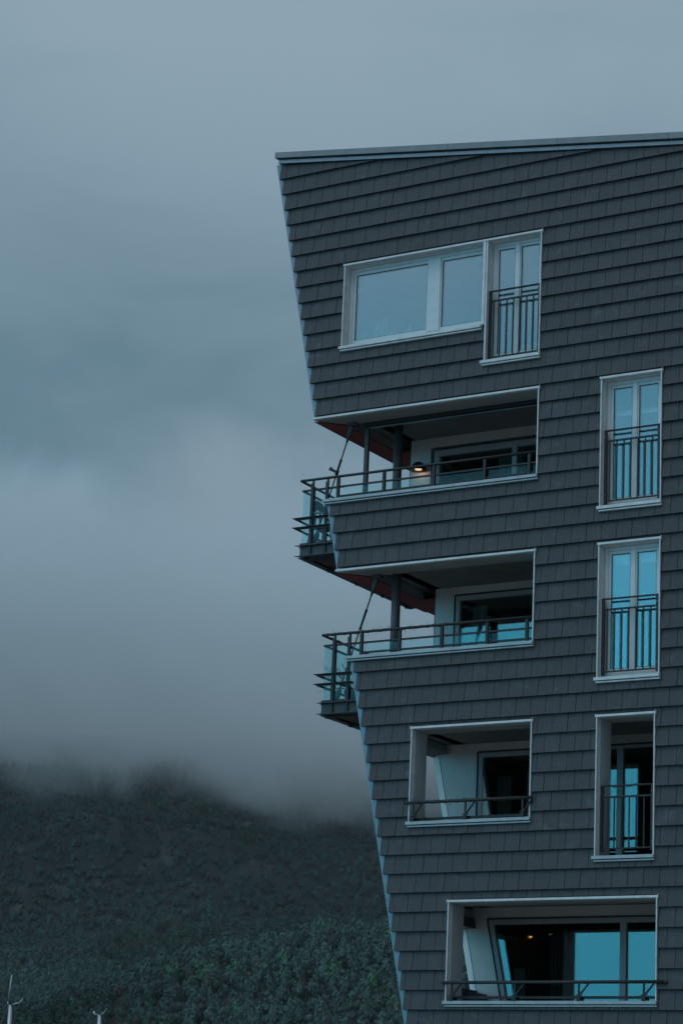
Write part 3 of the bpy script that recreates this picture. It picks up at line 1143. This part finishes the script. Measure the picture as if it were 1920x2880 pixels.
def string_lights(name, x0, x1, y, z, r, label, seed, corner=None):
    rnd = random.Random(seed)
    m = MB()
    pts = []
    n = int(abs(x1 - x0) / .035)
    for i in range(n):
        a = i * .9
        pts.append((x0 + (x1 - x0) * i / n, y + r * math.cos(a), z + r * math.sin(a)))
    m.tube(pts, .006, 5)
    if corner:
        n2 = int((corner[1] - y) / .035)
        pts = [(x0 + (corner[0] - x0) * i / n2 + r * math.cos(i * .9), y + (corner[1] - y) * i / n2, z + r * math.sin(i * .9)) for i in range(n2)]
        m.tube(pts, .006, 5)
    o = m.build(name, 'wire')
    tag(o, label, 'string lights', 'strings of small lights wound round rails')
    s = MB()
    for i in range(int(abs(x1 - x0) / .055)):
        x = x0 + (x1 - x0) * rnd.random()
        a = rnd.uniform(0, 6.28)
        p = Vector((x, y + r * math.cos(a), z + r * math.sin(a)))
        q = p + Vector((rnd.uniform(-.05, .05), math.cos(a) * .02, math.sin(a) * rnd.uniform(.02, .075)))
        s.tube([p, (p + q) / 2 + Vector((0.008, 0, 0)), q], [.0035, .003, .004], 4)
    s.build('bulbs', 'wire', o)


string_lights('string_lights', -2.10, 2.2, .20, 11.335, .030, 'string of tiny lights wound along the handrail of the lower corner balcony', 3, (-2.15, 2.2))
string_lights('string_lights', 0.0, 2.2, -.085, 8.13, .032, 'string of tiny lights wound along the rail of the small square loggia', 4)
string_lights('string_lights', 3.62, 4.45, .09, 8.285, .026, 'string of tiny lights wound along the railing of the tall dark opening', 5)


def curtain(x0, x1, y, z0, z1, m, label, wave=.03, n=28, taper=0.0):
    c = MB()
    f = []
    for i in range(n + 1):
        u = i / n
        yy = y + wave * math.sin(u * math.pi * 2 * n / 4.3) + .3 * wave * math.sin(u * 17)
        f.append((u, yy))
    for (u, ya), (v, yb) in zip(f, f[1:]):
        p = []
        for z, k in ((z0, 1 - taper), (z1, 1.0)):
            xa, xb = x0 + (x1 - x0) * u * k, x0 + (x1 - x0) * v * k
            p += [(xa, ya, z), (xb, yb, z), (xb, yb + .006, z), (xa, ya + .006, z)]
        c.hexa(p)
    o = c.build('curtain', m)  # name shared by real curtains and the reflection sheets
    return tag(o, label, 'curtain')


curtain(.05, .62, 2.72, 13.10, 15.22, 'teal_reflection', 'green grey sheet standing in for a reflection behind the glass of the uppermost open balcony')  # added sheet, coloured like the side opening mirrored in the glass
curtain(.17, .46, 2.80, 7.10, 9.05, 'teal_reflection', 'green grey sheet standing in for a reflection behind the door glass of the small square loggia')  # added sheet in place of a mirrored side opening
curtain(.60, .82, 2.80, 4.10, 5.55, 'teal_reflection', 'short green grey sheet standing in for a reflection at the left in the wide bottom loggia', .02, 14)  # added sheet, painted reflection low in the first pane
curtain(1.28, 1.62, 2.85, 4.10, 6.16, 'dcloth', 'dark curtain hanging in the middle of the wide bottom loggia glass', .03, 18)
curtain(-1.75, -1.45, .95, 16.10, 17.62, 'cloth', 'pale curtain at the left end of the wide top window', .02, 16)
curtain(-.42, -.12, 2.75, 10.10, 12.3, 'cloth', 'pale curtain behind the door glass of the lower corner balcony', .02, 14)


def ornament(x, label):
    c = Vector((x, .58, 16.80))
    t = thing('ceramic_jar', label, 'jar', c, 'pointed jars along the top window sill')
    MB().lathe([(.001, 0), (.08, 0), (.11, .10), (.12, .22), (.09, .29), (.001, .29)], c, 18).build('body', 'porcelain', t)
    MB().lathe([(.10, .292), (.105, .31), (.05, .36), (.022, .40), (.03, .43), (.012, .47), (.001, .48)], c, 18).build('lid', 'porcelain', t)


for x, l in ((-1.77, 'pointed lidded jar on the top window sill nearest the leaning corner'),
             (-1.45, 'pointed lidded jar on the top window sill, second from the leaning corner'),
             (-1.10, 'pointed lidded jar on the top window sill, third from the leaning corner'),
             (-.75, 'pointed lidded jar on the top window sill, closest to the thick mullion')):
    ornament(x, l)
win_board = MB().box(-1.80, 1.08, .26, .75, 16.75, 16.80).build('window_board', 'wood', house, .005)


def pouf(x, r, label):
    c = Vector((x, .72, 16.06))
    t = thing('round_pouf', label, 'pouf', c, 'pink poufs behind the top railing')
    prof = [(.001, 0)] + [(r * max(.02, math.cos(a)), r + r * math.sin(a)) for a in [(-80 + 16 * i) * math.pi / 180 for i in range(11)]] + [(.001, 2 * r)]
    MB().lathe(prof, c, 20).build('cover', 'pink', t)
    MB().lathe([(r * 1.003, r - .012), (r * 1.02, r), (r * 1.003, r + .012)], c, 20).build('piping', 'cloth', t)


for x, r, l in ((1.62, .255, 'rounded pink pouf low behind the middle bars of the top railing'),
                (2.10, .30, 'rounded pink pouf partly hidden behind the rightmost bars of the top railing')):
    pouf(x, r, l)


def spotlight(p, label):
    p = Vector(p)
    t = thing('spot_lamp', label, 'lamp', p, 'small orange lamps inside the bottom loggia room')
    MB().lathe([(.055, .0), (.06, .015), (.045, .06), (.02, .08), (.001, .08)], p, 14).build('housing', 'steel', t)
    MB().lathe([(.001, -.038), (.028, -.030), (.042, -.012), (.044, -.001)], p, 14).build('bulb', 'spot', t)
    MB().tube([p + Vector((0, 0, .08)), (p.x, p.y, 6.58 if p.z > 5.9 else p.z + .3)], .008, 6).build('stem', 'steel', t)


spotlight((.04, 4.5, 6.31), 'small orange lamp high inside the bottom loggia, left of the upper pair')
spotlight((.49, 4.5, 6.34), 'small orange lamp high inside the bottom loggia, right of the upper pair')
spotlight((.03, 4.5, 5.77), 'small orange lamp hanging lowest inside the bottom loggia')

for z1, l in ((15.24, 'white rolled blind at the head of the upper tall side window'),
              (12.24, 'white rolled blind at the head of the lower tall side window')):
    h = .05 if z1 > 14 else .26
    zz = z1 - .42 if z1 > 14 else 12.14
    o = MB().box(3.60, 4.60, .30, .32, zz, zz + h).build('roller_blind', 'plaster', None, .004)
    tag(o, l, 'blind', 'white blinds in the tall side windows')
    MB().tube([(3.60, .31, zz + h + .02), (4.60, .31, zz + h + .02)], .02, 10).build('roller', 'cloth', o)


# ------------------------------------------------------------------ ground and water
def struct(o, name=None):
    o['kind'] = 'structure'
    return o


quay = MB().box(-9, 80, -110, 60, -2.2, 0.0).build('ground', mat('pale_concrete', (.27, .265, .255), .9, var=.2, scale=1.5, bump=.3))
struct(quay)
struct(MB().box(-500, -9.01, -500, -75, -2.2, 0.0).build('ground', quay.data.materials[0]))  # unseen land added behind the camera to bounce light onto the lower slates
struct(MB().box(-9, 300, -500, -110.01, -2.2, 0.0).build('ground', quay.data.materials[0]))  # second unseen slab, added for the same bounce light
struct(MB().box(-9000, 9000, -3000, 9000, -2.4, -1.4).build('water', mat('sea_water', (.012, .022, .026), .12, var=.1, scale=.3, bump=.6, bscale=.8)))

# ------------------------------------------------------------------ the wooded mountain
AX = Vector((-.528, .849))          # away from the camera
RX = Vector((.849, .528))           # to the right
CX, CY = CAM.x, CAM.y


def vnoise(x, y, seed):
    r = np.random.default_rng(seed)
    t = r.random((256, 256))
    xi = np.floor(x).astype(int)
    yi = np.floor(y).astype(int)
    fx = x - xi
    fy = y - yi
    fx = fx * fx * (3 - 2 * fx)
    fy = fy * fy * (3 - 2 * fy)
    g = lambda a, b: t[a % 256, b % 256]
    return (g(xi, yi) * (1 - fx) + g(xi + 1, yi) * fx) * (1 - fy) + (g(xi, yi + 1) * (1 - fx) + g(xi + 1, yi + 1) * fx) * fy


def fbm(x, y, seed, octs=5):
    v = 0
    a = .5
    for i in range(octs):
        v = v + a * vnoise(x * 2 ** i, y * 2 ** i, seed + i)
        a *= .5
    return v


def height(s, t):
    s = np.asarray(s, float)
    t = np.asarray(t, float)
    base = np.maximum(0, s - 1180 - 90 * (fbm(t / 260, s / 900, 3, 3) - .5)) * .40
    base = np.where(base > 318, 318 + 40 * np.tanh((base - 318) / 40), base)
    base = base + 130 * (fbm(s / 330 + 5, t / 330, 20, 5) - .47) * np.clip((s - 1200) / 400, 0, 1) * np.clip((350 - base) / 90, .12, 1)
    # a shoulder with bare rock about two thirds of the way up
    base = base + 26 * np.exp(-((base - 195) / 28) ** 2) * np.clip(1.2 - np.abs(t + 120) / 260, 0, 1)
    # nearer knoll that rises towards the right
    kn = (40 + 46 / (1 + np.exp(-(t + 85) / 26))) * np.exp(-(np.maximum(0, np.abs(s - 1010) - 15) / 85) ** 2)
    kn = kn * (.86 + .28 * fbm(s / 110, t / 110, 40, 4))
    shore = np.clip((s - 760) / 120, 0, 1)
    return np.maximum(base, kn) * shore - 2.6 * (1 - shore) + 6 * shore


def to_world(s, t):
    return CX + AX.x * s + RX.x * t, CY + AX.y * s + RX.y * t


def hill_mat():
    m = mat('hillside', (.020, .030, .026), .95, var=.35, scale=.02)
    nt = m.node_tree
    b = nt.nodes['Principled BSDF']
    old = b.inputs['Base Color'].links[0].from_socket
    tc = node(nt, 'ShaderNodeTexCoord')
    mp = node(nt, 'ShaderNodeMapping')
    mp.inputs['Scale'].default_value = (.05, .05, .018)
    nt.links.new(tc.outputs['Object'], mp.inputs[0])
    n = node(nt, 'ShaderNodeTexNoise', inp={'Scale': 1.0, 'Detail': 8.0, 'Roughness': .7})
    nt.links.new(mp.outputs[0], n.inputs['Vector'])
    sep = node(nt, 'ShaderNodeSeparateXYZ')
    nt.links.new(tc.outputs['Object'], sep.inputs[0])
    band = smooth(nt, sep.outputs[2], 135, 180)
    rock = math_(nt, 'MULTIPLY', smooth(nt, n.outputs[0], .52, .68), band)
    c = mixc(nt, rock, old, (.085, .083, .082))
    nt.links.new(c, b.inputs['Base Color'])
    return m


def build_hill():
    ns, ntt = 260, 220
    ss = 740 + (4300 - 740) * (np.linspace(0, 1, ns) ** 1.6)
    tt = np.linspace(-1, 1, ntt)
    Sg, U = np.meshgrid(ss, tt, indexing='ij')
    Tg = U * (Sg * .62)
    Z = height(Sg, Tg)
    # rough ground
    Z = Z + 5 * (fbm(Sg / 25, Tg / 25, 77, 4) - .5) * np.clip((Sg - 800) / 100, 0, 1)
    X, Y = to_world(Sg, Tg)
    v = np.stack([X, Y, Z], -1).reshape(-1, 3)
    i = np.arange((ns - 1) * (ntt - 1))
    a = (i // (ntt - 1)) * ntt + i % (ntt - 1)
    f = np.stack([a, a + ntt, a + ntt + 1, a + 1], -1)
    me = bpy.data.meshes.new('hills')
    me.from_pydata(v.tolist(), [], f.tolist())
    me.polygons.foreach_set('use_smooth', [True] * len(me.polygons))
    me.materials.append(hill_mat())
    o = bpy.data.objects.new('hills', me)
    COL.objects.link(o)
    struct(o)


build_hill()


def build_forest():
    bm = bmesh.new()
    bmesh.ops.create_icosphere(bm, subdivisions=1, radius=.60)
    cv = np.array([v.co[:] for v in bm.verts])
    cf = np.array([[v.index for v in f.verts] for f in bm.faces])
    bm.free()
    NL = 54
    N = 56000
    q = N * 3
    s = 850 + 1350 * rng.random(q) ** 1.0
    t = (rng.random(q) * 2 - 1) * .21 * s - .055 * s
    z = height(s, t)
    keep = np.clip(1.2 - (z - 190) / 260, .35, 1.0)
    keep *= np.where((z > 150) & (z < 285), np.clip(.9 + 2.0 * (fbm(s / 55, t / 55, 90, 4) - .40), .45, 1.2), 1.0)
    cliff = (np.abs(t + .078 * 960) < 6) & (s < 990)
    keep = np.where(cliff, 0.25, keep)
    ok = (rng.random(q) < keep) & (z > 5)
    s, t, z = s[ok][:N], t[ok][:N], z[ok][:N]
    n = len(s)
    X, Y = to_world(s, t)
    up = np.clip((z - 105) / 120, 0, 1)
    R = rng.uniform(1.45, 3.1, n) * (1 - .35 * up)
    H = R * rng.uniform(1.15, 2.0, n)
    # crown templates: a small dark core with leaf sprays scattered over and through it
    K = 16
    tv = []
    for k in range(K):
        core = cv * (1 + .25 * rng.standard_normal((len(cv), 1)).clip(-1.2, 1.2))
        dirs = rng.standard_normal((NL, 3))
        dirs[:, 2] = np.abs(dirs[:, 2]) * .9 - .25
        dirs /= np.linalg.norm(dirs, axis=1)[:, None]
        rad = rng.uniform(.62, 1.12, (NL, 1))
        lobes = 1 + .22 * np.sin(dirs[:, :1] * 4 + k) * np.cos(dirs[:, 1:2] * 5 + 2 * k)
        cen = dirs * rad * lobes
        a1 = np.cross(dirs, rng.standard_normal((NL, 3)))
        a1 /= np.linalg.norm(a1, axis=1)[:, None]
        a2 = np.cross(dirs + .7 * rng.standard_normal((NL, 3)), a1)
        a2 /= np.linalg.norm(a2, axis=1)[:, None]
        sz = rng.uniform(.13, .29, (NL, 1))
        tri = np.stack([cen + a1 * sz, cen - a1 * sz * .6 + a2 * sz, cen - a1 * sz * .5 - a2 * sz * .9], 1).reshape(-1, 3)
        tv.append(np.concatenate([core, tri]))
    tv = np.array(tv)
    nv = tv.shape[1]
    tf = np.concatenate([cf, np.arange(NL * 3).reshape(NL, 3) + len(cv)])
    ang = rng.uniform(0, 6.28, n)
    V = tv[rng.integers(0, K, n)]
    ca, sa = np.cos(ang)[:, None], np.sin(ang)[:, None]
    vx = (V[:, :, 0] * ca - V[:, :, 1] * sa) * R[:, None] + X[:, None]
    vy = (V[:, :, 0] * sa + V[:, :, 1] * ca) * R[:, None] + Y[:, None]
    vz = V[:, :, 2] * H[:, None] + (z + H * .8)[:, None]
    co = np.stack([vx, vy, vz], -1).reshape(-1, 3).astype(np.float32)
    F = (tf[None] + (np.arange(n) * nv)[:, None, None]).reshape(-1, 3).astype(np.int32)
    me = bpy.data.meshes.new('forest')
    me.vertices.add(len(co))
    me.vertices.foreach_set('co', co.ravel())
    me.loops.add(F.size)
    me.loops.foreach_set('vertex_index', F.ravel())
    me.polygons.add(len(F))
    me.polygons.foreach_set('loop_start', np.arange(0, F.size, 3, dtype=np.int32))
    me.update(calc_edges=True)
    # leaf colour per tree: fresh green, dark spruce, a few brownish shrubs
    base = np.array([[.060, .122, .094], [.050, .092, .080], [.068, .074, .064], [.060, .165, .092]])
    patch = fbm(s / 90 + 3, t / 90, 120, 3)
    kind = np.where(rng.random(n) < np.clip(.25 + 1.6 * (patch - .45), .05, .9), 0, 1)
    kind = np.where(rng.random(n) < .08 + .40 * up, 2, kind)
    kind = np.where((rng.random(n) < .035) & (s < 1040), 3, kind)
    big = fbm(s / 160 + 9, t / 160, 150, 3)
    colr = base[kind] * rng.uniform(.84, 1.2, (n, 1)) * ((.62 + .75 * np.clip((big - .32) / .3, 0, 1)) * np.where(s < 1090, .92, 1.08))[:, None]
    arr = np.ones((len(co), 4), np.float32)
    arr[:, :3] = np.repeat(colr, nv, axis=0)
    at = me.color_attributes.new('tone', 'FLOAT_COLOR', 'POINT')
    at.data.foreach_set('color', arr.ravel())
    m = mat('foliage', (1, 1, 1), .95, var=0.0, scale=.5, attr='tone', spec=.1)
    me.materials.append(m)
    o = bpy.data.objects.new('forest', me)
    COL.objects.link(o)
    tag(o, 'dark green wooded mountainside under the low cloud', 'forest', kind='stuff')


build_forest()


# ------------------------------------------------------------------ low cloud lying on the mountain
def build_cloud():
    m = bpy.data.materials.new('cloud_vapour')
    m.use_nodes = True
    nt = m.node_tree
    nt.nodes.clear()
    tc = node(nt, 'ShaderNodeTexCoord')
    n1 = node(nt, 'ShaderNodeTexNoise', inp={'Scale': 1 / 330, 'Detail': 4.0, 'Roughness': .55, 'Distortion': .4})
    nt.links.new(tc.outputs['Object'], n1.inputs['Vector'])
    sep = node(nt, 'ShaderNodeSeparateXYZ')
    nt.links.new(tc.outputs['Object'], sep.inputs[0])
    zn = math_(nt, 'ADD', sep.outputs[2], math_(nt, 'MULTIPLY', math_(nt, 'SUBTRACT', n1.outputs[0], .5), 230))
    n2 = node(nt, 'ShaderNodeTexNoise', inp={'Scale': 1 / 110, 'Detail': 4.0, 'Roughness': .55, 'Distortion': .9})
    nt.links.new(tc.outputs['Object'], n2.inputs['Vector'])
    zn = math_(nt, 'ADD', zn, math_(nt, 'MULTIPLY', math_(nt, 'SUBTRACT', n2.outputs[0], .5), 230))
    dt = node(nt, 'ShaderNodeVectorMath', operation='DOT_PRODUCT')
    nt.links.new(tc.outputs['Object'], dt.inputs[0])
    dt.inputs[1].default_value = (RX.x * .13, RX.y * .13, 0)
    zn = math_(nt, 'ADD', zn, dt.outputs['Value'])
    d1 = smooth(nt, zn, 240, 300)
    d2 = smooth(nt, zn, 455, 365)
    dens = math_(nt, 'MULTIPLY', math_(nt, 'MULTIPLY', d1, d2), .0115)
    pv = node(nt, 'ShaderNodeVolumePrincipled')
    pv.inputs['Color'].default_value = (.96, .985, .995, 1)
    pv.inputs['Anisotropy'].default_value = 0.45
    nt.links.new(dens, pv.inputs['Density'])
    out = node(nt, 'ShaderNodeOutputMaterial')
    nt.links.new(pv.outputs[0], out.inputs['Volume'])
    b = MB()
    p = []
    for z in (150, 620):
        for s, t in ((1500, -1100), (1500, 700), (3300, 1100), (3300, -1900)):
            x, y = to_world(s, t)
            p.append((x, y, z))
    b.hexa(p)
    o = b.build('low_cloud', m)
    tag(o, 'low grey cloud lying over the top of the wooded mountain', 'cloud', kind='stuff')


build_cloud()


# ------------------------------------------------------------------ sailing boats: only their masts reach into view
def sailboat(x, y, top, label, antenna, seed):
    t = thing('sailing_boat', label, 'boat', (x, y, -1.4), 'sailing boats by the shore')
    z0 = -1.4
    hm = MB()
    secs = []
    for k in range(9):
        u = -1 + 2 * k / 8
        w = 1.5 * (1 - abs(u) ** 2.6) + .03
        xx = x + u * 4.6
        secs.append([(xx, y - w, z0 + 1.15), (xx, y - w * .75, z0 + .2), (xx, y, z0 - .35), (xx, y + w * .75, z0 + .2), (xx, y + w, z0 + 1.15)])
    vs = [p for sct in secs for p in sct]
    fs = [(a * 5 + b, a * 5 + (b + 1) % 5, (a + 1) * 5 + (b + 1) % 5, (a + 1) * 5 + b) for a in range(8) for b in range(5)]
    hm.add(vs, fs, True)
    hm.build('hull', 'hull', t)
    MB().box(x - 1.9, x + 1.2, y - .8, y + .8, z0 + 1.0, z0 + 1.55).build('cabin', 'hull', t, .08)
    ms = MB().tube([(x, y, z0 + 1.0), (x, y, top)], .095, 14).build('mast', 'alu', t)
    hd = MB()
    hd.box(x - .13, x + .13, y - .07, y + .07, top, top + .035)
    hd.build('masthead', 'steelg', ms)
    # wind sensor: a bent arm pointing out to the right with a small vane on its end
    rx, ry = .849, .528
    P = lambda a, z: (x + rx * a, y + ry * a, top + z)
    MB().tube([P(.08, .03), P(.25, .10), P(.40, .12), P(.52, .28), P(.60, .40)] if antenna else [P(.05, .03), P(.16, .10), P(.27, .24), P(.34, .42)], .026, 8).build('wind_arm', 'alu', ms)
    MB().tube([P(.56, .36), P(.66, .30)] if antenna else [P(.30, .40), P(.44, .36)], [.05, .03], 8).build('wind_vane', 'steel', ms)
    if antenna:
        MB().tube([P(-.10, .0), P(-.16, .12), P(-.13, .15)], .035, 8).build('antenna_base', 'alu', ms)
        MB().tube([P(-.13, .10), P(-.06, 1.42)], [.030, .018], 8).build('antenna', 'alu', ms)
    else:
        MB().tube([P(-.06, .02), P(-.24, .03), P(-.30, .16)], [.03, .03, .055], 8).build('light_arm', 'hull', ms)
        MB().tube([P(-.02, .04), P(-.10, .38)], .010, 6).build('aerial', 'steelg', ms)
    MB().tube([P(-.10, -.02), P(-3.4, -(top - z0) + 1.2)], .022, 6).build('stay', 'steelg', t)
    MB().tube([P(.10, -.02), P(1.3, -(top - z0) + 1.2)], .022, 6).build('stay', 'steel', t)
    MB().tube([P(.14, -.05), P(.30, -.35), P(.22, -.8), P(.36, -2.5)], .03, 6).build('halyard', 'steelg', t)


sailboat(-53.98, 56.38, 9.18, 'sailing boat whose silver mast carries a tall white aerial rod', True, 1)
sailboat(-50.64, 58.98, 8.93, 'sailing boat with the short mast tip and forked wind sensor, no tall rod', False, 2)


# ------------------------------------------------------------------ thin damp air between the shore and the mountain
def build_haze():
    m = bpy.data.materials.new('damp_air')
    m.use_nodes = True
    nt = m.node_tree
    nt.nodes.clear()
    pv = node(nt, 'ShaderNodeVolumePrincipled')
    pv.inputs['Color'].default_value = (.93, .96, 1.0, 1)
    pv.inputs['Density'].default_value = 0.000032
    out = node(nt, 'ShaderNodeOutputMaterial')
    nt.links.new(pv.outputs[0], out.inputs['Volume'])
    o = BX(-9100, 9100, -3100, 9100, -3.4, 212).build('haze', m)
    tag(o, 'thin pale haze in the air over the fjord', 'haze', kind='stuff')


build_haze()
